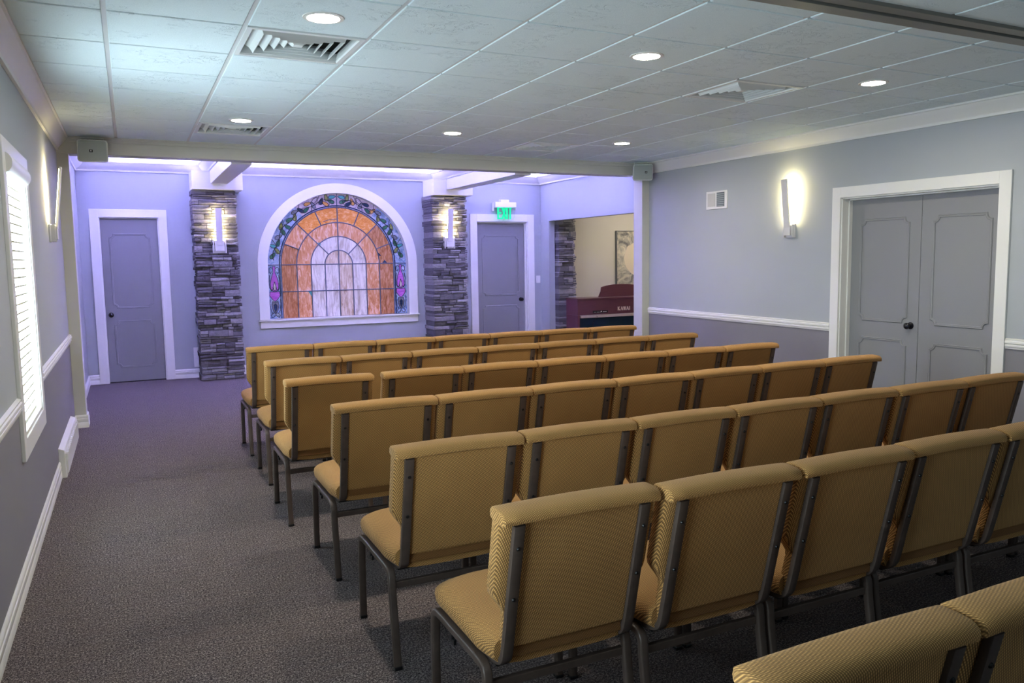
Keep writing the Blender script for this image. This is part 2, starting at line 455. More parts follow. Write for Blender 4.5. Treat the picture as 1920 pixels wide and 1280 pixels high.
# coffer beams
for nm, a, b in (('trim_4', 0.98, 1.18), ('trim_5', 4.12, 4.33)):
    struct(nm, MB().box(a, b, YM2, YE, 2.49, ZC+0.02), M['trim'], bevel=0.003)
# ring mouldings round a rectangle
def ring(prof, x0, x1, y0, y1, sides='LRFB'):
    mb = MB(); n = len(prof)
    C = {0: (x0, y0, 1, 1), 1: (x1, y0, -1, 1), 2: (x1, y1, -1, -1), 3: (x0, y1, 1, -1)}
    seg = {'F': (0, 1), 'R': (1, 2), 'B': (2, 3), 'L': (3, 0)}
    for s in sides:
        i, j = seg[s]; rings = []
        for c in (i, j):
            x, y, sx, sy = C[c]
            rings.append([(x+sx*p, y+sy*p, z) for p, z in prof])
        mb.loft(rings)
    return mb
cove = [(-0.005, 2.648), (0.016, 2.648), (0.020, 2.668), (0.055, 2.690), (0.085, 2.722), (0.098, 2.745), (0.118, 2.748), (0.120, 2.766), (0.104, 2.766), (0.100, 2.752), (-0.005, 2.735)]
bays = [(XL, 0.98, 0), (1.18, 4.12, 1), (4.33, XP, 2)]
for k, (a, b, i) in enumerate(bays):
    struct('trim_%d' % (6+k), ring(cove, a, b, YM2, YE), M['trim'], smooth=True)
    st = ring([(0.03, 2.754), (0.045, 2.754), (0.045, 2.764), (0.03, 2.764)], a, b, YM2, YE).build('cove_led_strip', M['glow_led'])
    tag(st, ['violet LED strip glowing above the crown moulding of the bay with the first door',
             'violet LED strip glowing above the crown moulding over the arched stained glass',
             'violet LED strip glowing above the crown moulding over the exit door'][i], 'light strip', 'cove light strips')
crown = [(0, HC), (0.100, HC), (0.100, HC-0.016), (0.088, HC-0.020), (0.082, HC-0.034), (0.060, HC-0.062), (0.036, HC-0.088), (0.024, HC-0.104), (0.018, HC-0.112), (0.018, HC-0.128), (0, HC-0.128)]
struct('trim_9', ring(crown, XL, XR, YB, YM+0.1, 'L'), M['trim'], smooth=True)
struct('trim_10', ring(crown, XL, XR, YB, YM+0.1, 'R'), M['trim'], smooth=True)
# folding-partition track on the ceiling
mb = MB(); mb.box(XL+0.1, XR-0.1, 2.695, 2.765, HC-0.020, HC+0.004); mb.box(XL+0.1, XR-0.1, 2.78, 2.865, HC-0.028, HC+0.004)
M['track'] = paint('track_grey_metal', rgb(112, 110, 104), 0.4, 0, 0.02, 10)
tr = tag(mb.build('partition_track', M['track'], bevel=0.002), 'long grey metal track with a dark slot fixed across the tiled ceiling', 'ceiling track')
MB().box(XL+0.1, XR-0.1, 2.765, 2.78, HC-0.006, HC+0.004).build('slot', M['black'], tr)
# chair rails and baseboards
rail = [(0, 0.80), (0.010, 0.80), (0.012, 0.812), (0.018, 0.818), (0.018, 0.83), (0.014, 0.834), (0.022, 0.842), (0.022, 0.856), (0.016, 0.862), (0.018, 0.872), (0, 0.878)]
def runY(prof, x, sx, y0, y1):
    return [[(x+sx*p, y0, z) for p, z in prof], [(x+sx*p, y1, z) for p, z in prof]]
def runX(prof, y, x0, x1):
    return [[(x0, y-p, z) for p, z in prof], [(x1, y-p, z) for p, z in prof]]
mb = MB()
for a, b in ((YB, 0.90), (2.0, 4.585), (5.715, YM)): mb.loft(runY(rail, XL, 1, a, b))
struct('trim_11', mb, M['trim'], smooth=True)
mb = MB()
for a, b in ((YB, 3.82), (5.53, YM)): mb.loft(runY(rail, XR, -1, a, b))
struct('trim_12', mb, M['trim'], smooth=True)
bb = [(0, 0), (0.014, 0), (0.014, 0.05), (0.011, 0.054), (0.014, 0.058), (0.014, 0.085), (0.010, 0.09), (0.012, 0.096), (0.010, 0.112), (0.004, 0.120), (0, 0.120)]
mb = MB().loft(runY(bb, XL, 1, YB, 6.55)).loft(runY(bb, XL, 1, 7.93, YM)); struct('baseboard_left', mb, M['trim'], smooth=True)
mb = MB().loft(runY(bb, XR, -1, YB, 3.82)).loft(runY(bb, XR, -1, 5.53, YM)); struct('baseboard_right', mb, M['trim'], smooth=True)
mb = MB(); bbh = [(p, z*1.0) for p, z in bb]
mb.loft(runX(bb, YE, XL, -0.40)).loft(runX(bb, YE, 0.465, 0.80)).loft(runX(bb, YE, 1.30, 3.90)).loft(runX(bb, YE, 4.44, 4.66)).loft(runX(bb, YE, 5.74, XP))
struct('baseboard_back', mb, M['trim'], smooth=True)
mb = MB().loft(runY(bb, XL, 1, YM2, YE)); struct('baseboard_left_far', mb, M['trim'], smooth=True)
for nm, a, b in (('trim_13', XL, -0.425), ('trim_14', 5.775, XR)):
    sx = 1 if a < 0 else -1
    mb = MB().loft(runX(bb, YM, XL if a < 0 else 5.761, -0.411 if a < 0 else XR))
    mb.loft(runY(bb, -0.425 if a < 0 else 5.775, sx, YM-0.012, YM2))
    struct(nm, mb, M['beam'] if 0 else M['trim'], smooth=True)

# ------------------------------------------------------------------ doors (local: u = X, wall plane y = 0, viewer at -Y)
def notched(u0, u1, z0, z1, r=0.045, n=5):
    pts = []
    def q(cu, cz, a0, a1):
        for i in range(n+1):
            a = a0+(a1-a0)*i/n; pts.append((cu+r*math.cos(a), cz+r*math.sin(a)))
    q(u0, z0, PI/2, 0); q(u1, z0, PI, PI/2); q(u1, z1, 3*PI/2, PI); q(u0, z1, 2*PI, 3*PI/2)
    return pts
def panel_mould(parent, u0, u1, z0, z1, y):
    out = MB(); pts = [(u, y, z) for u, z in notched(u0, u1, z0, z1)]
    # small ears where the scoops meet the straight runs
    sec = [(-0.0, -0.011), (0.006, -0.010), (0.009, -0.004), (0.007, 0.001), (0.010, 0.006), (0.005, 0.011), (0, 0.011)]
    out.sweep(pts, sec, up=(0, -1, 0), closed=True)
    return out.build('panel_moulding', M['door'], parent, smooth=True)
def knob(parent, u, z, y):
    prof = [(0.0, y), (0.030, y), (0.031, y-0.006), (0.014, y-0.010), (0.011, y-0.030), (0.020, y-0.036), (0.028, y-0.048), (0.027, y-0.060), (0.017, y-0.070), (0.0, y-0.073)]
    return MB().lathe(prof, (u, 0, z), 'Y', 20).build('door_knob', M['knob'], parent, smooth=True)
def leaf(parent, u0, u1, h, y, knob_u, knob_z=0.865, inset=0.10):
    lf = MB().box(u0, u1, y, y+0.04, 0.012, h).build('door_leaf', M['door'], parent, bevel=0.002)
    s = h/2.085
    panel_mould(lf, u0+inset, u1-inset, 0.96*s, 1.885*s, y); panel_mould(lf, u0+inset, u1-inset, 0.20*s, 0.785*s, y)
    if knob_u is not None: knob(lf, knob_u, knob_z, y)
    return lf
def casing(parent, u0, u1, h, w=0.10, t=0.02, depth=0.10, stop=0.05):
    mb = MB()
    mb.box(u0-w, u0, -t, 0.001, 0, h+w); mb.box(u1, u1+w, -t, 0.001, 0, h+w); mb.box(u0, u1, -t, 0.001, h, h+w)
    c = mb.build('door_casing', M['trim'], parent, bevel=0.002)
    mb = MB()
    mb.box(u0-0.001, u0+0.012, -0.001, depth, 0, h); mb.box(u1-0.012, u1+0.001, -0.001, depth, 0, h); mb.box(u0, u1, -0.001, depth, h-0.012, h+0.001)
    mb.box(u0+0.012, u0+0.024, depth-stop-0.0, depth-0.01, 0, h-0.012); mb.box(u1-0.024, u1-0.012, depth-stop, depth-0.01, 0, h-0.012); mb.box(u0+0.012, u1-0.012, depth-stop, depth-0.01, h-0.024, h-0.012)
    mb.build('door_jamb', M['trim'], parent, bevel=0.001)
    return c
D1 = empty('door_1', (0, YE, 0), kind='structure')
casing(D1, d1[0], d1[1], d1[2], 0.10, depth=0.055, stop=0.0)
leaf(D1, d1[0]+0.013, d1[1]-0.013, d1[2]-0.014, 0.03, d1[0]+0.075)
MB().box(d1[0]+0.013, d1[0]+0.12, 0.027, 0.031, 0.77, 0.98).build('lock_plate', M['door'], D1)
MB().box(d1[0], d1[1], 0.03, 0.12, -0.001, 0.012).build('gap_shade_strip', M['black'], D1)  # black strip standing in for the shade under the leaf
D2 = empty('door_2', (0, YE, 0), kind='structure')
casing(D2, d2[0], d2[1], d2[2], 0.11, depth=0.09, stop=0.045)
leaf(D2, d2[0]+0.025, d2[1]-0.025, d2[2]-0.02, 0.08, d2[1]-0.095)
D3 = empty('door_3', (XR, 0, 0), -PI/2, kind='structure')
# local u maps to world -Y after the turn, the viewer side is -X
u0, u1 = -dY1, -dY0
casing(D3, u0, u1, dZ, 0.095, depth=0.125, stop=0.05)
um = (u0+u1)/2
leaf(D3, u0+0.013, um-0.002, dZ-0.016, 0.115, um-0.072, 0.90, 0.12)
leaf(D3, um+0.002, u1-0.013, dZ-0.016, 0.115, None, 0.90, 0.12)
# backing behind the doors
for nm, bx in (('wall_behind_door_1', (d1[0]-0.1, d1[1]+0.1, YE+0.15, YE+0.17, 0, 2.3)), ('wall_behind_door_2', (d2[0]-0.1, d2[1]+0.1, YE+0.15, YE+0.17, 0, 2.3)), ('wall_behind_door_3', (XR+0.16, XR+0.18, dY0-0.1, dY1+0.1, 0, 2.3))):
    struct(nm, MB().box(*bx), M['wains'])

# ------------------------------------------------------------------ stone pillars
def stonework(name, x0, x1, yfront, yback, z1, parent, seed, mat=None):
    rnd = random.Random(seed); mb = MB(); at = []
    mb.box(x0+0.02, x1-0.02, yfront+0.02, yback, 0.0, z1); at += [0.0]*6
    z = 0.004
    while z < z1-0.004:
        h = rnd.choice([0.03, 0.036, 0.044, 0.055, 0.07, 0.085]); h = min(h, z1-z)
        if z1-z-h < 0.015: h = z1-z
        x = x0 + rnd.uniform(-0.016, 0.010); xe = x1 + rnd.uniform(-0.012, 0.014)
        while x < xe-0.01:
            wd = rnd.uniform(0.06, 0.24); 
            if xe-x-wd < 0.05: wd = xe-x
            split = h > 0.05 and rnd.random() < 0.6; sr = rnd.uniform(0.35, 0.65)
            for zz0, zz1 in ([(z, z+h*sr), (z+h*sr, z+h)] if split else [(z, z+h)]):
                d = rnd.uniform(-0.014, 0.032); t = rnd.uniform(-0.006, 0.006)
                g = 0.0028
                a, b, c, dd = x+g, x+wd-g, zz0+g, zz1-g
                # front face broken into a few facets
                nx = max(2, int(wd/0.05)); fy = [yfront-d+t*(i/nx-0.5)*2+rnd.uniform(-0.004, 0.004) for i in range(nx+1)]
                vs = []; fs = []
                for i in range(nx+1):
                    u = a+(b-a)*i/nx; vs += [(u, fy[i]+rnd.uniform(0, 0.004), c+rnd.uniform(0, 0.002)), (u, fy[i]-rnd.uniform(0, 0.005), (c+dd)/2+rnd.uniform(-0.004, 0.004)), (u, fy[i]+rnd.uniform(0, 0.004), dd-rnd.uniform(0, 0.002)), (u, yback, c), (u, yback, dd)]
                for i in range(nx):
                    o = i*5; p = o+5
                    fs += [(o, p, p+1, o+1), (o+1, p+1, p+2, o+2), (o+2, p+2, p+4, o+4), (o, o+3, p+3, p)]
                e = nx*5
                fs += [(0, 1, 2, 4, 3), (e, e+3, e+4, e+2, e+1)]
                mb.add(vs, fs); at += [rnd.random()**1.2]*len(fs)
            x += wd
        z += h
    mb.a = at
    return mb.build(name, mat or M['stone'], parent)
for i, (xa, xb, ca, cb_) in enumerate(((0.765, 1.285, 0.765, 1.365), (3.915, 4.445, 3.925, 4.525))):
    P = empty('stone_pillar', ((xa+xb)/2, 11.2, 0), label=['grey ledgestone pillar between the first door and the arched window, white box cap on top', 'grey ledgestone pillar between the arched window and the exit door, white box cap on top'][i], cat='pillar', group='stacked stone pillars')
    s = stonework('stonework', xa, xb, 11.06, YE, 2.42, None, 5+i*7); s.parent = P; s.location = (-(xa+xb)/2, -11.2, 0)
    cx = -(xa+xb)/2
    MB().box(ca+cx, cb_+cx, 10.98-11.2, YE-11.2, 2.42, 2.648).build('capital', M['trim'], P, bevel=0.003)
P = empty('stone_pillar', (6.12, 11.2, 0), label='narrow dark ledgestone pillar inside the piano room opening', cat='pillar', group='stacked stone pillars')
s = stonework('stonework', 5.975, 6.27, 11.08, YE-0.01, 2.59, None, 31); s.parent = P; s.location = (-6.12, -11.2, 0)

# ------------------------------------------------------------------ arched window
W1 = empty('window_1', (AX, YE, 0), kind='structure')
mb = MB(); N = 64
def archpath(r, n=N, base=0.715):
    return [(-r, base)] + [(r*math.cos(PI*(1-k/n)), AZ+r*math.sin(PI*(1-k/n))) for k in range(n+1)] + [(r, base)]
pi_, po = archpath(AR-0.004), archpath(ARO)
for k in range(len(pi_)-1):
    a, b, c, d = pi_[k], pi_[k+1], po[k+1], po[k]
    mb.prism([(a[0], -0.025, a[1]), (b[0], -0.025, b[1]), (c[0], -0.025, c[1]), (d[0], -0.025, d[1])], (0, 0.026, 0))
for k in range(len(pi_)-1):                        # reveal lining
    a, b = pi_[k], pi_[k+1]
    sa = Vector((a[0], 0, a[1]-AZ)); 
    mb.prism([(a[0], -0.02, a[1]), (b[0], -0.02, b[1]), (b[0]*1.006, -0.02, AZ+(b[1]-AZ)*1.006), (a[0]*1.006, -0.02, AZ+(a[1]-AZ)*1.006)], (0, 0.11, 0))
mb.build('window_casing', M['trim'], W1)
mb = MB().box(-1.135, 1.135, -0.055, 0.10, 0.70, 0.722); mb.box(-1.115, 1.115, -0.028, 0.001, 0.603, 0.70)
mb.build('window_sill', M['trim'], W1, bevel=0.003)
struct('wall_behind_window', MB().box(AX-1.05, AX+1.05, YE+0.15, YE+0.17, 0.65, 2.55), M['wains'])
# stained glass, local origin at the springing centre
SG = empty('stained_glass_panel', (AX, YE+0.085, AZ), label='arched stained glass panel of orange and cream panes with a leafy purple-flowered border', cat='stained glass')
BOT = -0.735
R1, R2, R3, R4, R5 = 0.195, 0.39, 0.585, 0.795, 0.985
def sector(mb, ra, rb, a0, a1, y=0, n=10):
    pts = [(rb*math.cos(math.radians(a0+(a1-a0)*k/n)), y, rb*math.sin(math.radians(a0+(a1-a0)*k/n))) for k in range(n+1)]
    pts += [(ra*math.cos(math.radians(a1+(a0-a1)*k/n)), y, ra*math.sin(math.radians(a1+(a0-a1)*k/n))) for k in range(n+1)] if ra > 0 else [(0, y, 0)]
    mb.prism(pts, (0, 0.006, 0))
def pane(name, mat, fn):
    mb = MB(); fn(mb); return mb.build(name, M[mat], SG)
# outer ring
for a0, a1, mat in ((0, 21, 'g_brown'), (21, 45, 'g_brown'), (45, 67, 'g_orange'), (67, 90, 'g_orange'), (90, 113, 'g_orange'), (113, 135, 'g_orange'), (135, 159, 'g_amber'), (159, 180, 'g_brown')):
    pane('glass_pane', mat, lambda m, a0=a0, a1=a1: sector(m, R3, R4, a0, a1))
for a0, a1, mat in ((0, 45, 'g_amber'), (45, 90, 'g_amber'), (90, 135, 'g_amber'), (135, 180, 'g_amber')):
    pane('glass_pane', mat, lambda m, a0=a0, a1=a1: sector(m, R2, R3, a0, a1))
for a0, a1 in ((0, 45), (45, 90), (90, 135), (135, 180)):
    pane('glass_pane', 'g_cream', lambda m, a0=a0, a1=a1: sector(m, R1, R2, a0, a1))
for a0, a1 in ((0, 90), (90, 180)):
    pane('glass_pane', 'g_tan', lambda m, a0=a0, a1=a1: sector(m, 0, R1, a0, a1))
cols = [(-R4, -R3, 'g_brown'), (-R3, -R2, 'g_amber'), (-R2, -R1, 'g_cream'), (-R1, 0, 'g_cream'), (0, R1, 'g_tan'), (R1, R2, 'g_cream'), (R2, R3, 'g_amber'), (R3, R4, 'g_brown')]
for a, b, mat in cols:
    for c, d in ((-0.37, 0), (BOT, -0.37)):
        pane('glass_pane', mat, lambda m, a=a, b=b, c=c, d=d: m.box(a, b, 0, 0.006, c, d))
# border
for k in range(10):
    a0, a1 = 18*k, 18*(k+1)
    pane('border_glass', 'g_lilac' if 2 < k < 7 else 'g_sky', lambda m, a0=a0, a1=a1: sector(m, R4, R5, a0, a1))
for s in (-1, 1):
    pane('border_glass', 'g_sky', lambda m, s=s: m.box(s*R4, s*R5, 0, 0.006, BOT, 0))
# lead came
lead = MB(); LW = 0.007
def came(pts, w_=LW, mb=None, y=-0.001):
    (mb or lead).sweep([(p[0], y, p[1]) for p in pts], [(-0.004, -w_), (0.004, -w_), (0.006, 0), (0.004, w_), (-0.004, w_)], up=(0, -1, 0))
def arc(r, a0=0, a1=180, n=40): return [(r*math.cos(math.radians(a0+(a1-a0)*k/n)), r*math.sin(math.radians(a0+(a1-a0)*k/n))) for k in range(n+1)]
for r in (R1, R2, R3, R4): came(arc(r))
for u in (-R3, -R2, -R1, R1, R2, R3): came([(u, 0), (u, BOT)])
for u in (-R4, R4): came([(u, 0), (u, BOT)])
came([(0, R5), (0, BOT)]); came([(-R5, 0), (R5, 0)]); came([(-R4, -0.37), (R4, -0.37)])
for a in (45, 135): came([(R1*math.cos(math.radians(a)), R1*math.sin(math.radians(a))), (R4*math.cos(math.radians(a)), R4*math.sin(math.radians(a)))])
for a in (21, 67, 113, 159): came([(R3*math.cos(math.radians(a)), R3*math.sin(math.radians(a))), (R4*math.cos(math.radians(a)), R4*math.sin(math.radians(a)))])
came([(-0.20, R3+0.01), (-0.12, R3+0.035), (0, R3+0.05)], 0.004)
lead.build('lead_came', M['lead'], SG)
dk = MB(); came(arc(R4+0.022), 0.008, dk, -0.002); came([(-R4-0.022, 0), (-R4-0.022, BOT)], 0.008, dk, -0.002); came([(R4+0.022, 0), (R4+0.022, BOT)], 0.008, dk, -0.002)
dk.build('border_band', M['g_navy'], SG)
# odd repair pieces
def poly(mat, pts, name='glass_piece', y=-0.004, outline=True, ow=0.0035):
    o = MB().prism([(u, y, v) for u, v in pts], (0, 0.005, 0)).build(name, M[mat], SG)
    if outline: 
        side(pts).sweep([(u, y-0.001, v) for u, v in pts], [(-0.003, -ow), (0.003, -ow), (0.003, ow), (-0.003, ow)], up=(0, -1, 0), closed=True)
    return o
vins = {1: MB(), -1: MB()}
def side(pts): return vins[1 if sum(p[0] for p in pts) >= 0 else -1]
poly('g_teal', [(-0.445, -0.37), (-0.39, -0.37), (-0.39, -0.46)], outline=False)
poly('g_teal', [(-0.30, 0.29), (-0.245, 0.31), (-0.25, 0.26)], outline=False)
poly('g_navy', [(0.56, 0.17), (0.585, 0.11), (0.62, 0.11)], outline=False)
poly('g_navy', [(0.63, 0.01), (0.70, 0.01), (0.665, 0.05)], outline=False)
# leaves on the arch, mirrored
def leafpoly(r, deg, ang, L=0.05, W_=0.022):
    c = (r*math.cos(math.radians(deg)), r*math.sin(math.radians(deg))); a = math.radians(ang); pts = []
    for k in range(12):
        t = 2*PI*k/12; x = L*math.cos(t); y = W_*math.sin(t)*(1-0.35*math.cos(t))
        pts.append((c[0]+x*math.cos(a)-y*math.sin(a), c[1]+x*math.sin(a)+y*math.cos(a)))
    return pts
lf = [(0.91, 8, 130, 'g_green'), (0.865, 13, 60, 'g_olive'), (0.93, 16, 20, 'g_teal'), (0.875, 20, 110, 'g_green'), (0.90, 25, 150, 'g_grey'), (0.88, 31, 60, 'g_green'),
      (0.935, 34, 100, 'g_olive'), (0.86, 37, 30, 'g_green'), (0.90, 43, 150, 'g_green'), (0.875, 48, 90, 'g_olive'), (0.93, 51, 150, 'g_grey'), (0.90, 56, 30, 'g_gold'),
      (0.865, 60, 140, 'g_green'), (0.93, 64, 160, 'g_navy'), (0.885, 68, 60, 'g_grey'), (0.94, 71, 130, 'g_lilac'), (0.90, 76, 110, 'g_gold'), (0.86, 79, 30, 'g_navy'), (0.94, 81, 80, 'g_olive'), (0.88, 84.5, 20, 'g_green'), (0.94, 86, 170, 'g_teal')]
for r, d, a, mat in lf:
    poly(mat, leafpoly(r, d, a, 0.052, 0.024), 'leaf_glass')
    m2 = {'g_green': 'g_green', 'g_navy': 'g_gold', 'g_gold': 'g_navy'}.get(mat, mat)
    poly(m2, leafpoly(r, 180-d, 180-a, 0.052, 0.024), 'leaf_glass')
for s in (1, -1):
    came([(s*(0.895+0.02*math.sin(k*1.1))*math.cos(math.radians(4+k*4)), (0.895+0.02*math.sin(k*1.1))*math.sin(math.radians(4+k*4))) for k in range(21)], 0.004, vins[s], -0.005)
    for d in range(9, 86, 9):
        r0 = 0.80 if d % 2 else 0.90
        a = math.radians(d); b = math.radians(d+4)
        came([(s*r0*math.cos(a), r0*math.sin(a)), (s*(r0+0.09)*math.cos(b), (r0+0.09)*math.sin(b))], 0.0028, vins[s], -0.004)
# flower columns, mirrored
for s in (-1, 1):
    c = s*0.895
    def sy(pts): return [(c+u, v) for u, v in pts] + [(c-u, v) for u, v in pts[::-1]]
    poly('g_purple', sy([(0.018, -0.02), (0.012, -0.10), (0.040, -0.18), (0.055, -0.26), (0.050, -0.33), (0.018, -0.36)]), 'flower_glass')
    poly('g_purple', sy([(0.0001, -0.37), (0.062, -0.365), (0.070, -0.42), (0.035, -0.47), (0.0001, -0.50)]), 'flower_glass')
    poly('g_cream', sy([(0.0001, -0.23), (0.020, -0.30), (0.012, -0.345), (0.0001, -0.35)]), 'flower_glass', -0.009)
    poly('g_grey', sy([(0.0001, -0.51), (0.035, -0.50), (0.048, -0.55), (0.030, -0.63), (0.0001, -0.67)]), 'flower_glass')
    poly('g_navy', sy([(0.0001, -0.53), (0.020, -0.55), (0.018, -0.60), (0.0001, -0.645)]), 'flower_glass', -0.009)
    for q in (-1, 1):
        came([(c+q*u, v) for u, v in ((0.012, -0.06), (0.040, -0.03), (0.066, -0.05), (0.066, -0.10), (0.045, -0.115), (0.035, -0.09))], 0.003, vins[s], -0.006)
        came([(c+q*u, v) for u, v in ((0.060, -0.14), (0.070, -0.22), (0.066, -0.31), (0.045, -0.35), (0.022, -0.33), (0.020, -0.30))], 0.004, vins[s], -0.006)
        came([(c+q*u, v) for u, v in ((0.008, -0.66), (0.035, -0.66), (0.060, -0.69), (0.050, -0.72), (0.020, -0.71), (0.004, -0.68))], 0.0035, vins[s], -0.006)
        came([(c+q*u, v) for u, v in ((0.068, -0.47), (0.072, -0.53), (0.058, -0.63), (0.035, -0.665))], 0.003, vins[s], -0.006)
for q in (1, -1): vins[q].build('vine_lead', M['leaddark'], SG)
# ------------------------------------------------------------------ blind windows: one on the left wall, the others added unseen for daylight
def blind_window(name, origin, rz, u0, u1, z0, z1, mat, valance=True, cas=0.10):
    W = empty(name, origin, rz, kind='structure')
    mb = MB()
    mb.box(u0-cas, u0, -0.018, 0.001, z0-cas, z1+cas); mb.box(u1, u1+cas, -0.018, 0.001, z0-cas, z1+cas)
    mb.box(u0, u1, -0.018, 0.001, z1, z1+cas); mb.box(u0, u1, -0.018, 0.001, z0-cas, z0)
    mb.build('window_casing', M['trim'], W, bevel=0.003)
    mb = MB(); dp = 0.085
    mb.box(u0-0.001, u0+0.012, -0.01, dp, z0, z1); mb.box(u1-0.012, u1+0.001, -0.01, dp, z0, z1); mb.box(u0, u1, -0.01, dp, z1-0.012, z1+0.001); mb.box(u0, u1, -0.01, dp, z0-0.001, z0+0.02)
    mb.build('window_frame', M['trim'], W, bevel=0.002)
    mb = MB(); bd = MB(); ed = MB(); z = z0+0.03; st = 0.048   # upper slat faces glow in place of daylight, tilted to brighten the ceiling
    a_, b_ = u0+0.02, u1-0.02
    while z < z1-0.05:
        mb.add([(a_, 0.022, z), (b_, 0.022, z), (b_, 0.066, z+0.044), (a_, 0.066, z+0.044)], [(0, 1, 2, 3)])
        bd.add([(a_, 0.022, z-0.001), (b_, 0.022, z-0.001), (b_, 0.066, z+0.043), (a_, 0.066, z+0.043), (a_, 0.024, z-0.004), (b_, 0.024, z-0.004), (b_, 0.068, z+0.040), (a_, 0.068, z+0.040)],
               [(0, 1, 2, 3), (7, 6, 5, 4), (0, 4, 5, 1), (3, 2, 6, 7), (0, 3, 7, 4), (1, 5, 6, 2)])
        ed.box(a_, b_, 0.018, 0.0215, z-0.005, z+0.004); z += st
    sl = bd.build('blind_slats', M['steel'], W); mb.build('glowing_faces', mat, sl)
    ed.build('slat_edges', M['slatedge'], W)
    MB().box(u0, u1, dp, dp+0.01, z0, z1).build('window_pane', M['steel'], W)
    if valance:
        sec = [(0.038*math.cos(2*PI*k/20), 0.050*math.sin(2*PI*k/20)) for k in range(20)]
        MB().loft([[(u, -0.008+a, z1-0.02+b) for a, b in sec] for u in (u0-0.005, u1-0.06)]).build('blind_valance', M['trim'], W, smooth=True)
    return W
blind_window('window_2', (XL, 0, 0), PI/2, winL[0][0], winL[0][1], winL[0][2], winL[0][3], M['blind'])
blind_window('window_3', (XL, 0, 0), PI/2, winL[1][0], winL[1][1], winL[1][2], winL[1][3], M['blind'])  # out of view, added to bring in more daylight
for i, (a, b, c, d) in enumerate(added_rear_wins):
    blind_window('window_%d' % (4+i), (0, YB, 0), PI, -b, -a, c, d, M['added_blind_glow'], False)  # unseen rear windows, added as a daylight source

# ------------------------------------------------------------------ ceiling lamps
lab = {(0, 0): 'round recessed ceiling lamp beside the nearer diffuser on the window side', (1, 0): 'round recessed ceiling lamp over the rear rows, middle of the nearer three',
       (2, 0): 'round recessed ceiling lamp in front of the double doors', (0, 1): 'round recessed ceiling lamp just behind the small diffuser near the pillar by the first door',
       (1, 1): 'round recessed ceiling lamp over the front rows, in line with the arched window', (2, 1): 'round recessed ceiling lamp nearest the speaker by the piano room'}
def downlight(x, y, label):
    L = empty('recessed_ceiling_lamp', (x, y, HC), label=label, cat='ceiling lamp', group='recessed ceiling lamps')
    MB().lathe([(0.072, -0.002), (0.076, -0.008), (0.095, -0.006), (0.097, -0.001), (0.097, 0.002), (0.072, 0.004)], n=36).build('lamp_trim', M['plastic'], L, smooth=True)
    MB().lathe([(0.0001, -0.007), (0.04, -0.0065), (0.073, -0.005), (0.073, 0.0), (0.0001, 0.0)], n=36).build('lamp_lens', M['glow_warm'], L, smooth=True)
for i, x in enumerate((0.89, 2.72, 4.55)):
    for j, y in enumerate((3.96, 7.06)): downlight(x, y, lab[(i, j)])
    if 0: downlight(x, 0.86, ['round recessed ceiling lamp above the last row on the window side', 'round recessed ceiling lamp above the last row, middle one', 'round recessed ceiling lamp above the last row on the door side'][i])
# ------------------------------------------------------------------ ceiling diffusers
vl = ['square four-way ceiling diffuser between the window and the nearer lamp', 'square four-way ceiling diffuser between the middle lamp and the double-door lamp',
      'square four-way ceiling diffuser above the aisle near the beam speaker', 'square four-way ceiling diffuser near the beam, between two far lamps']
for k, (i, j) in enumerate(vents):
    cx, cy = GX+(i+0.5)*T, GY+(j+0.5)*T
    V = empty('ceiling_diffuser', (cx, cy, HC), label=vl[k], cat='air vent', group='square ceiling diffusers')
    h = T/2-0.012
    def sq(a, z): return [(-a, -a, z), (a, -a, z), (a, a, z), (-a, a, z)]
    MB().loft([sq(h, 0.004), sq(h, -0.004), sq(h-0.026, -0.005), sq(h-0.030, 0.004), sq(h-0.018, 0.05), sq(h-0.012, 0.05)], caps=False).build('frame', M['vent'], V)
    for q, a in enumerate((0.205, 0.155, 0.108, 0.064)):
        MB().loft([sq(a-0.004, -0.006+q*0.003), sq(a, -0.007+q*0.003), sq(a+0.004, 0.004+q*0.002), sq(a+0.016, 0.026), sq(a+0.040, 0.046), sq(a+0.038, 0.050), sq(a+0.012, 0.030), sq(a, 0.006+q*0.002)], caps=False, closed=True).build('louver_ring', M['vent'], V)
    MB().loft([sq(0.024, 0.002), sq(0.040, 0.02), sq(0.055, 0.03)]).build('centre_plate', M['vent'], V)
    MB().loft([sq(h, 0.006), sq(h-0.004, 0.13)], caps=False).box(-h+0.003, h-0.003, -h+0.003, h-0.003, 0.13, 0.14).build('duct_box', M['duct'], V)

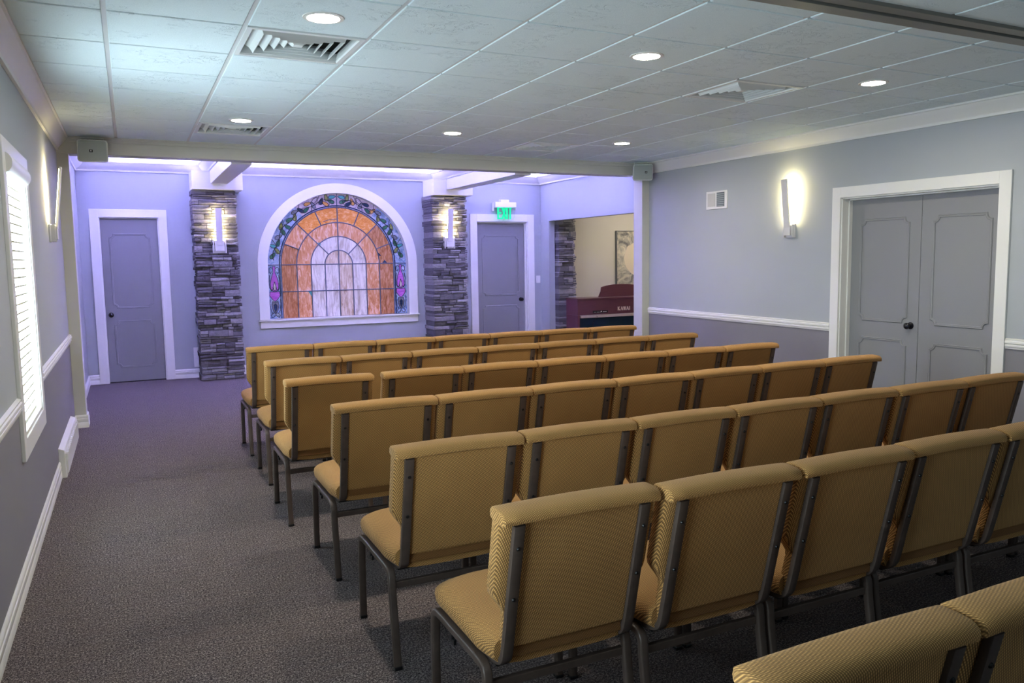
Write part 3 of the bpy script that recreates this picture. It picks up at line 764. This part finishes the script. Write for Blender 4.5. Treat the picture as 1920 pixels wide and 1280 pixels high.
# ------------------------------------------------------------------ wall sconces (local wall plane y = 0, room at -Y)
def sconce(loc, rz, label, kx=1.0):
    L = empty('wall_sconce', loc, rz, label, 'wall lamp', 'white bar sconces')
    zb = 0.0 if kx < 1.1 else -0.0; zt = 0.135 if kx < 1.1 else 0.175
    MB().box(-0.064*kx, 0.064*kx, -0.014, 0, zb, zt).build('back_plate', M['steel'], L, bevel=0.003)
    MB().box(-0.060*kx, -0.050*kx, -0.045, -0.012, 0.004, zt-0.004).box(0.050*kx, 0.060*kx, -0.045, -0.012, 0.004, zt-0.004).box(-0.044*kx, 0.044*kx, -0.058, -0.012, 0.022*kx, 0.122*kx).build('lamp_body', M['steel'], L, bevel=0.002)
    b = MB().add([(-0.038, -0.044, 0.10), (0.038, -0.044, 0.10), (0.038, -0.060, 0.10), (-0.038, -0.060, 0.10), (-0.038, -0.098, 0.565), (0.038, -0.098, 0.565), (0.038, -0.112, 0.565), (-0.038, -0.112, 0.565)],
                 [(0, 1, 2, 3), (7, 6, 5, 4), (0, 4, 5, 1), (2, 6, 7, 3), (0, 3, 7, 4), (1, 5, 6, 2)]).build('light_bar', M['steel'], L, bevel=0.002)
    y0, y1 = -0.0470, -0.0935
    MB().add([(-0.026, y0, 0.15), (0.026, y0, 0.15), (0.026, y1, 0.55), (-0.026, y1, 0.55), (-0.026, y0-0.006, 0.15), (0.026, y0-0.006, 0.15), (0.026, y1-0.006, 0.55), (-0.026, y1-0.006, 0.55)],
             [(0, 1, 2, 3), (7, 6, 5, 4), (0, 4, 5, 1), (3, 2, 6, 7), (0, 3, 7, 4), (1, 5, 6, 2)]).build('led_strip', M['glow_sconce'], b)
    return L
sconce((1.055, 11.05, 1.625), 0, 'lit white bar sconce on the stone pillar beside the first door', 1.3)
sconce((4.165, 11.05, 1.66), 0, 'lit white bar sconce on the stone pillar beside the exit door', 1.3)
sconce((XR, 6.06, 1.685), -PI/2, 'lit white bar sconce on the painted wall beside the double doors')
sconce((XL, 7.16, 1.685), PI/2, 'lit white bar sconce on the window wall beyond the blind')

# ------------------------------------------------------------------ speakers
def speaker(loc, rz, tilt, label):
    L = empty('ceiling_speaker', loc, rz, label, 'speaker', 'grey wall speakers'); L.rotation_euler = (tilt, 0, rz)
    MB().loft([[(x*s, y, z*s) for x, z in rsec(0.122, 0.098, 0.25, 3)] for y, s in ((0.02, 0.72), (0.0, 0.80), (-0.10, 0.97), (-0.115, 1.0), (-0.132, 1.0), (-0.137, 0.975))]).build('speaker_case', M['speaker'], L, smooth=True)
    g = MB().loft([[(x*s, y, z*s) for x, z in rsec(0.112, 0.088, 0.2, 3)] for y, s in ((-0.130, 1.0), (-0.142, 1.0), (-0.144, 0.98))]).build('speaker_grille', M['grille'], L, smooth=True)
    bx = -0.012 if rz == 0 else 0.035
    bz = 0.0
    MB().box(bx-0.014, bx+0.014, -0.147, -0.143, bz-0.012, bz+0.012).build('badge', M['black'], g)
    MB().box(bx-0.006, bx-0.003, -0.149, -0.146, bz-0.004, bz+0.006).box(bx-0.003, bx+0.006, -0.149, -0.146, bz+0.003, bz+0.006).box(bx+0.001, bx+0.004, -0.149, -0.146, bz-0.005, bz+0.003).build('badge_mark', M['plastic'], g)
    MB().box(-0.02, 0.02, 0.015, 0.06, -0.03, 0.03).tube([(-0.09, -0.05, 0.085), (-0.09, -0.05, 0.112), (0.09, -0.05, 0.112), (0.09, -0.05, 0.085)], 0.006).build('bracket', M['speaker'], L)
    return L
speaker((-0.225, YM-0.06, 2.53), 0, 0.10, 'grey box speaker on the beam above the aisle, beside the window wall')
speaker((5.68, YM-0.10, 2.545), -0.35, 0.12, 'grey box speaker on the beam beside the piano room post')

# ------------------------------------------------------------------ exit sign
E = empty('exit_sign', (5.215, YE, 2.12), label='green-lit EXIT sign on clear plastic above the door by the piano room', cat='exit sign')
MB().box(-0.072, 0.072, -0.075, -0.0, 0.245, 0.285).build('mounting_canopy', M['plastic'], E, bevel=0.006)
MB().box(-0.178, 0.178, -0.105, -0.035, 0.165, 0.246).box(-0.19, -0.178, -0.07, 0, 0.11, 0.24).box(0.178, 0.19, -0.07, 0, 0.13, 0.22).build('sign_housing', M['plastic'], E, bevel=0.006)
MB().prism([(-0.165, -0.074, 0.17), (0.165, -0.074, 0.17), (0.165, -0.074, 0.03), (0.130, -0.074, -0.015), (-0.130, -0.074, -0.015), (-0.165, -0.074, 0.03)], (0, 0.008, 0)).build('clear_plate', M['acrylic'], E)
def strokes(letters, h, w_, gap, t, y, depth):
    mb = MB(); x = 0
    def bar(x0, z0, x1, z1, tt):
        d = Vector((x1-x0, 0, z1-z0)); n = Vector((-d.z, 0, d.x)).normalized()*tt/2
        mb.prism([Vector((x0, y, z0))+n, Vector((x1, y, z1))+n, Vector((x1, y, z1))-n, Vector((x0, y, z0))-n], (0, depth, 0))
    for L, segs in letters:
        ww_ = w_*(0.35 if L == 'I' else 1.0)
        for a, b, c, d, tt in segs: bar(x+a*ww_, b*h, x+c*ww_, d*h, t*tt)
        x += ww_+gap
    return mb, x-gap
EXIT = [('E', [(0.08, 0, 0.08, 1, 1), (0, .07, 1, .07, .8), (0, .5, .9, .5, .8), (0, .93, 1, .93, .8)]), ('X', [(0.05, 0, .95, 1, 1.1), (.05, 1, .95, 0, 1.1)]),
        ('I', [(.5, 0, .5, 1, 1)]), ('T', [(.5, 0, .5, 1, 1), (0, .93, 1, .93, .8)])]
mb, wd = strokes(EXIT, 0.190, 0.066, 0.007, 0.026, -0.080, 0.005)
mb.xf(Matrix.Translation((-wd/2-0.005, 0, -0.012))); mb.build('exit_lettering', M['glow_exit'], E)

# ------------------------------------------------------------------ small wall fittings
def plate(name, x0, x1, z0, z1, label, cat, wall='back'):
    return None
s = empty('light_switch', (5.805, YE, 1.175), label='white rocker light switch beside the exit door', cat='light switch')
MB().box(-0.037, 0.037, -0.006, 0, -0.058, 0.058).build('switch_plate', M['plastic'], s, bevel=0.002)
MB().box(-0.016, 0.016, -0.012, -0.005, -0.033, 0.033).build('rocker', M['plastic'], s, bevel=0.002)
s = empty('wall_outlet', (XL, 10.35, 0.39), PI/2, 'white wall outlet low on the window-side wall before the first door', 'outlet')
MB().box(-0.036, 0.036, -0.006, 0, -0.057, 0.057).build('outlet_plate', M['plastic'], s, bevel=0.002)
MB().box(-0.016, 0.016, -0.008, -0.005, 0.008, 0.036).box(-0.016, 0.016, -0.008, -0.005, -0.036, -0.008).build('sockets', M['steel'], s)
s = empty('wall_outlet', (0.735, YE, 0.27), 0, 'white outlet plate low on the wall against the stone pillar by the first door', 'outlet')
MB().box(-0.03, 0.03, -0.03, 0, -0.13, 0.13).build('outlet_plate', M['plastic'], s, bevel=0.003)
s = empty('thermostat', (XL, 10.25, 2.09), PI/2, 'small white wall plate high on the window-side wall near the first door', 'wall plate')
MB().box(-0.05, 0.05, -0.008, 0, -0.06, 0.06).build('cover_plate', M['plastic'], s, bevel=0.002)
MB().lathe([(0.0001, -0.010), (0.006, -0.010), (0.006, -0.007)], (0.0, 0, -0.02), 'Y', 10).build('screw', M['black'], s)
# wall vent on the right wall
s = empty('wall_vent', (XR, 7.19, 2.13), -PI/2, 'white wall plate with a small louvered vent high beside the sconce', 'wall vent')
MB().box(-0.178, 0.178, -0.010, 0, -0.098, 0.098).build('cover_plate', M['plastic'], s, bevel=0.003)
mb = MB()
for k in range(7): mb.box(0.01, 0.13, -0.016, -0.0105, -0.07+k*0.021, -0.062+k*0.021)
mb.build('louvers', M['grille'], s)
MB().box(0.005, 0.135, -0.012, -0.0095, -0.075, 0.08).build('grille_recess', paint('vent_recess_grey', rgb(110, 116, 122), 0.7, 0, 0, 10), s)
MB().box(-0.15, -0.02, -0.0125, -0.0095, -0.07, 0.075).build('filter_window', M['beam'], s, bevel=0.001)
# baseboard register
s = empty('baseboard_register', (XL, 7.24, 0), PI/2, 'white louvered baseboard heat register below the window wall near the post', 'floor register')
MB().add([(-0.69, 0, 0.0), (0.69, 0, 0.0), (0.69, -0.045, 0.0), (-0.69, -0.045, 0.0), (-0.69, 0, 0.215), (0.69, 0, 0.215), (0.69, -0.038, 0.200), (-0.69, -0.038, 0.200)],
         [(0, 1, 2, 3), (7, 6, 5, 4), (0, 4, 5, 1), (3, 2, 6, 7), (0, 3, 7, 4), (1, 5, 6, 2)]).build('register_case', M['trim'], s, bevel=0.003)
mb = MB()
for k in range(23): mb.box(-0.66+k*0.058, -0.66+k*0.058+0.030, -0.056, -0.040, 0.03, 0.17)
mb.build('louvers', M['plastic'], s)

# ------------------------------------------------------------------ piano room
py = 10.70
P = empty('digital_piano', (6.80, py, 0), label='dark red upright digital piano with pale lettering on its front, in the side room', cat='piano')
MB().box(-0.705, 0.705, 0.0, 0.36, 0.63, 0.868).box(-0.705, -0.665, 0.0, 0.36, 0, 0.63).box(0.665, 0.705, 0, 0.36, 0, 0.63).build('piano_case', M['wood'], P, bevel=0.004)
MB().box(-0.715, 0.715, -0.012, 0.37, 0.868, 0.886).build('piano_lid', M['wood'], P, bevel=0.003)
MB().box(-0.655, 0.705, -0.012, 0.05, 0.585, 0.622).build('keyslip', M['woodtrim'], P, bevel=0.003)
MB().box(-0.655, 0.66, 0.02, 0.06, 0.05, 0.585).build('speaker_cloth', M['teal'], P)
pp = MB().box(-0.435, -0.17, -0.006, 0.002, 0.652, 0.692).build('control_panel', M['black'], P)
mb = MB()
for k in range(5): mb.box(-0.42+k*0.026, -0.42+k*0.026+0.010, -0.010, -0.005, 0.664, 0.672)
for k in range(4): mb.box(-0.26+k*0.018, -0.26+k*0.018+0.010, -0.010, -0.005, 0.668, 0.676)
mb.build('button_row', M['plastic'], pp)
MB().lathe([(0.0001, -0.014), (0.009, -0.014), (0.009, -0.005)], (-0.29, 0, 0.676), 'Y', 12).build('dial', M['plastic'], pp, smooth=True)
MB().prism([(-0.25, 0.14, 0.890), (-0.205, 0.14, 0.98), (-0.195, 0.14, 1.045), (-0.10, 0.14, 1.068), (0.03, 0.14, 1.083), (0.16, 0.14, 1.085), (0.29, 0.14, 1.083), (0.42, 0.14, 1.068), (0.515, 0.14, 1.045), (0.525, 0.14, 0.98), (0.57, 0.14, 0.890)], (0, 0.02, 0)).build('music_rest', M['wood'], P, bevel=0.003)
MB().tube([(-0.415, -0.004, 0.62), (-0.36, -0.012, 0.60), (-0.39, -0.014, 0.57), (-0.44, -0.012, 0.50), (-0.44, 0.01, 0.40)], 0.004).build('cable', M['black'], P)
# KAWAI lettering with serifs
def serif(x, z, h): return (x-0.16, z*h, x+0.16, z*h)
K = [('K', [(.2, 0, .2, 1, 1), (.85, 1, .25, .45, .55), (.35, .55, .9, 0, 1), (.02, .03, .38, .03, .4), (.02, .97, .38, .97, .4), (.68, .03, 1, .03, .4), (.66, .97, 1, .97, .4)])]
A = ('A', [(.12, 0, .5, 1, .55), (.5, 1, .88, 0, 1), (.27, .33, .73, .33, .4), (-.02, .03, .28, .03, .4), (.72, .03, 1.04, .03, .4)])
Wl = ('W', [(.05, 1, .3, 0, 1), (.3, 0, .5, .9, .5), (.5, .95, .75, 0, 1), (.75, 0, .97, 1, .5), (-.08, .97, .2, .97, .4), (.84, .97, 1.08, .97, .4), (.38, .97, .6, .97, .4)])
I = ('I', [(.5, 0, .5, 1, 1), (.0, .03, 1.0, .03, .4), (.0, .97, 1.0, .97, .4)])
mb, wd = strokes(K+[A, Wl, A, I], 0.058, 0.046, 0.0075, 0.0145, -0.003, 0.004)
mb.xf(Matrix.Translation((0.012, 0, 0.680))); mb.build('brand_lettering', M['cream'], P)
Pt = empty('framed_painting', (7.24, YE-0.01, 0.86), label='thin-framed abstract painting of a pale disc over grey smoke on the beige wall', cat='painting')
MB().box(0.008, 0.752, -0.032, -0.005, 0.008, 1.072).build('canvas', M['art'], Pt)
mb = MB().box(0, 0.01, -0.045, 0, 0, 1.08).box(0.75, 0.76, -0.045, 0, 0, 1.08).box(0.01, 0.75, -0.045, 0, 1.07, 1.08).box(0.01, 0.75, -0.045, 0, 0, 0.01)
mb.build('frame', paint('frame_grey_metal', rgb(110, 112, 118), 0.4, 0, 0, 10), Pt)
L = empty('piano_room_lamp', (7.45, 10.35, 2.6), label='round warm ceiling lamp over the piano in the side room', cat='ceiling lamp')
MB().lathe([(0.072, -0.002), (0.095, -0.006), (0.097, 0.0), (0.072, 0.0)], n=30).build('lamp_trim', M['plastic'], L, smooth=True)
MB().lathe([(0.0001, -0.007), (0.073, -0.005), (0.073, 0.0), (0.0001, 0.0)], n=30).build('lamp_lens', M['glow_side'], L, smooth=True)

# ------------------------------------------------------------------ chairs
def yr(z): return 0.004 + (0.815-z)*0.235         # rear line of the backrest
def make_chair():
    C = empty('stacking_chair', (0, 0, 0))
    # seat cushion: loft along y
    rings = []; n = 28
    ys = [0.112, 0.118, 0.14, 0.20, 0.28, 0.38, 0.46, 0.52, 0.555, 0.578, 0.590, 0.594]
    for y in ys:
        f = max(0.0, min(1.0, (0.596-y)/0.075)); fr = math.sqrt(max(0, 1-(1-f)**2))
        b = max(0.0, min(1.0, (y-0.102)/0.03)); br = 0.80+0.20*math.sqrt(max(0, 1-(1-b)**2))
        hx = (0.226+0.022*min(1, (y-0.09)/0.12)) * (0.90+0.10*fr) * (0.94+0.06*br)
        ht = 0.052*(0.35+0.65*fr)*br; zc = 0.424 + (0.004 if y > 0.2 else 0) - 0.012*(1-fr)
        ring_ = []
        for k in range(n):
            a = 2*PI*k/n; ca, sa = math.cos(a), math.sin(a); e = 0.52
            x = hx*math.copysign(abs(ca)**e, ca); z = ht*math.copysign(abs(sa)**(e if sa < 0 else 0.72), sa)
            if sa > 0: z += 0.006*(1-(x/hx)**2)
            ring_.append((x, y, zc+z))
        rings.append(ring_)
    MB().loft(rings).build('seat', M['fabric'], C, smooth=True)
    # backrest pad: loft along z
    rings = []
    for z in (0.405, 0.42, 0.46, 0.50, 0.53, 0.55, 0.57, 0.585, 0.605, 0.625, 0.65, 0.70, 0.76, 0.80, 0.825, 0.840):
        t = max(0, min(1, (z-0.535)/0.085)); t = t*t*(3-2*t)
        hx = 0.208+0.042*t
        th = 0.045+0.027*t - (0.012 if z < 0.43 else 0)
        ya = yr(z)+0.002; ring_ = []
        for k in range(n):
            a = 2*PI*k/n; ca, sa = math.cos(a), math.sin(a); e = 0.32
            x = hx*math.copysign(abs(ca)**e, ca); y = th/2*math.copysign(abs(sa)**e, sa)
            if sa > 0: y += 0.010*(1-(x/hx)**2)
            ring_.append((x, ya+th/2+y, z))
        rings.append(ring_)
    MB().loft(rings).build('backrest', M['fabric'], C, smooth=True)
    # rolled top edge
    rings = []
    for x, s in ((-0.2515, 0.80), (-0.2485, 0.93), (-0.245, 1.0), (-0.20, 1.0), (-0.1, 1.0), (0, 1.0), (0.1, 1.0), (0.20, 1.0), (0.245, 1.0), (0.2485, 0.93), (0.2515, 0.80)):
        up_ = 0.005*(1-(x/0.2535)**2)
        ring_ = []
        for k in range(16):
            a = 2*PI*k/16; ca, sa = math.cos(a), math.sin(a); e = 0.62
            ring_.append((x, 0.028+0.050*s*math.copysign(abs(ca)**e, ca), 0.840+up_+(0.019+0.004*sa)*s*math.copysign(abs(sa)**e, sa)+0.004*ca*s))
        rings.append(ring_)
    MB().loft(rings).build('top_roll', M['fabric'], C, smooth=True)
    # rear panel between the uprights
    mb = MB(); zt, zb = 0.826, 0.438
    mb.add([(-0.186, yr(zt)-0.006, zt), (0.186, yr(zt)-0.006, zt), (0.186, yr(zb)-0.006, zb), (-0.186, yr(zb)-0.006, zb),
            (-0.186, yr(zt)+0.01, zt), (0.186, yr(zt)+0.01, zt), (0.186, yr(zb)+0.01, zb), (-0.186, yr(zb)+0.01, zb)],
           [(0, 1, 2, 3), (7, 6, 5, 4), (0, 4, 5, 1), (3, 2, 6, 7), (0, 3, 7, 4), (1, 5, 6, 2)])
    bp = mb.build('rear_panel', M['fabric'], C, bevel=0.004)
    MB().box(-0.184, 0.184, yr(0.42)-0.001, yr(0.42)+0.02, 0.402, 0.436).build('panel_hem', M['hem'], bp, bevel=0.003)
    # uprights
    for s in (-1, 1):
        x = s*0.200
        path = [(x, yr(0.824)-0.008, 0.824), (x, yr(0.62)-0.008, 0.62), (x, yr(0.46)-0.008, 0.46), (x, yr(0.41)-0.002, 0.395), (x, 0.165, 0.375), (x, 0.24, 0.374)]
        u = MB().sweep(arcpts(path, 0.045, 4), rsec(0.0165, 0.010, 0.35), up=(1, 0, 0)).build('back_upright', M['metal'], C, smooth=True)
        for z in (0.755, 0.60):
            MB().lathe([(0.0001, -0.004), (0.004, -0.004), (0.0065, 0.0), (0.0065, 0.003)], (x, yr(z)-0.019, z), 'Y', 10).build('screw', M['black'], u, smooth=True)
    sec = rsec(0.0145, 0.0125, 0.5, 3)
    for s in (-1, 1):
        x = s*0.235
        l = MB().sweep(arcpts([(x, 0.225, 0.366), (x, 0.150, 0.362), (x, 0.145, 0.29), (x, 0.100, 0.006)], 0.05, 5), sec).build('leg', M['metal'], C, smooth=True)
        MB().box(x-0.0150, x+0.0150, 0.084, 0.113, 0, 0.014).build('foot_cap', M['black'], l, bevel=0.003)
        l = MB().sweep(arcpts([(x, 0.49, 0.368), (x, 0.582, 0.366), (x, 0.594, 0.28), (x, 0.598, 0.006)], 0.055, 5), sec).build('leg', M['metal'], C, smooth=True)
        MB().box(x-0.0150, x+0.0150, 0.584, 0.613, 0, 0.014).build('foot_cap', M['black'], l, bevel=0.003)
        MB().sweep([(x, 0.22, 0.366), (x, 0.495, 0.368)], sec).build('seat_rail', M['metal'], C, smooth=True)
        MB().box(x-0.013*s, x+0.013*s, 0.40, 0.425, 0.335, 0.358).box(x+0.002*s, x+0.0115*s, 0.385, 0.43, 0.325, 0.342).build('ganging_clip', M['black'], C, bevel=0.002)
    MB().box(-0.228, 0.228, 0.145, 0.165, 0.292, 0.318).build('stretcher', M['metal'], C, bevel=0.003)
    MB().box(-0.215, 0.215, 0.13, 0.55, 0.368, 0.384).build('seat_board', M['black'], C, bevel=0.003)
    return C
proto = make_chair(); first = True
rowdef = [  # (y of the back, left edges, name of the row)
    (6.50, [0.77+0.508*k for k in range(7)], 'front row'),
    (5.565, [0.77+0.509*k for k in range(7)], 'second row'),
    (4.62, [0.74]+[1.30+0.508*k for k in range(6)], 'third row'),
    (3.695, [0.80+0.508*k for k in range(7)], 'fourth row'),
    (2.745, [0.80+0.510*k for k in range(7)], 'fifth row'),
    (1.89, [0.835+0.513*k for k in range(7)], 'sixth row'),
    (0.945, [0.845+0.511*k for k in range(3)], 'last row'),
]
ordn = ['first', 'second', 'third', 'fourth', 'fifth', 'sixth', 'seventh']
rnd = random.Random(4)
for ri, (y, xs, rn) in enumerate(rowdef):
    for k, xl in enumerate(xs):
        o = proto if first else copy_tree(proto); first = False
        o.location = (xl+0.2535, y-0.03+rnd.uniform(-0.006, 0.006), 0)
        if ri == 5 and k == 0: o.location.y += 0.03
        o.rotation_euler = (0, 0, rnd.uniform(-0.003, 0.003))
        where = 'at the open aisle end' if k == 0 else ('%s from the open aisle' % ordn[k] if k < len(xs)-1 or ri == 6 else 'at the door-side end')
        extra = ', apart by a gap' if (ri == 2 and k == 0) else ''
        o['label'] = 'tan brown-framed chair %s of the %s%s' % (where, rn, extra)
        o['category'] = 'chair'; o['group'] = 'tan stacking chairs in rows'
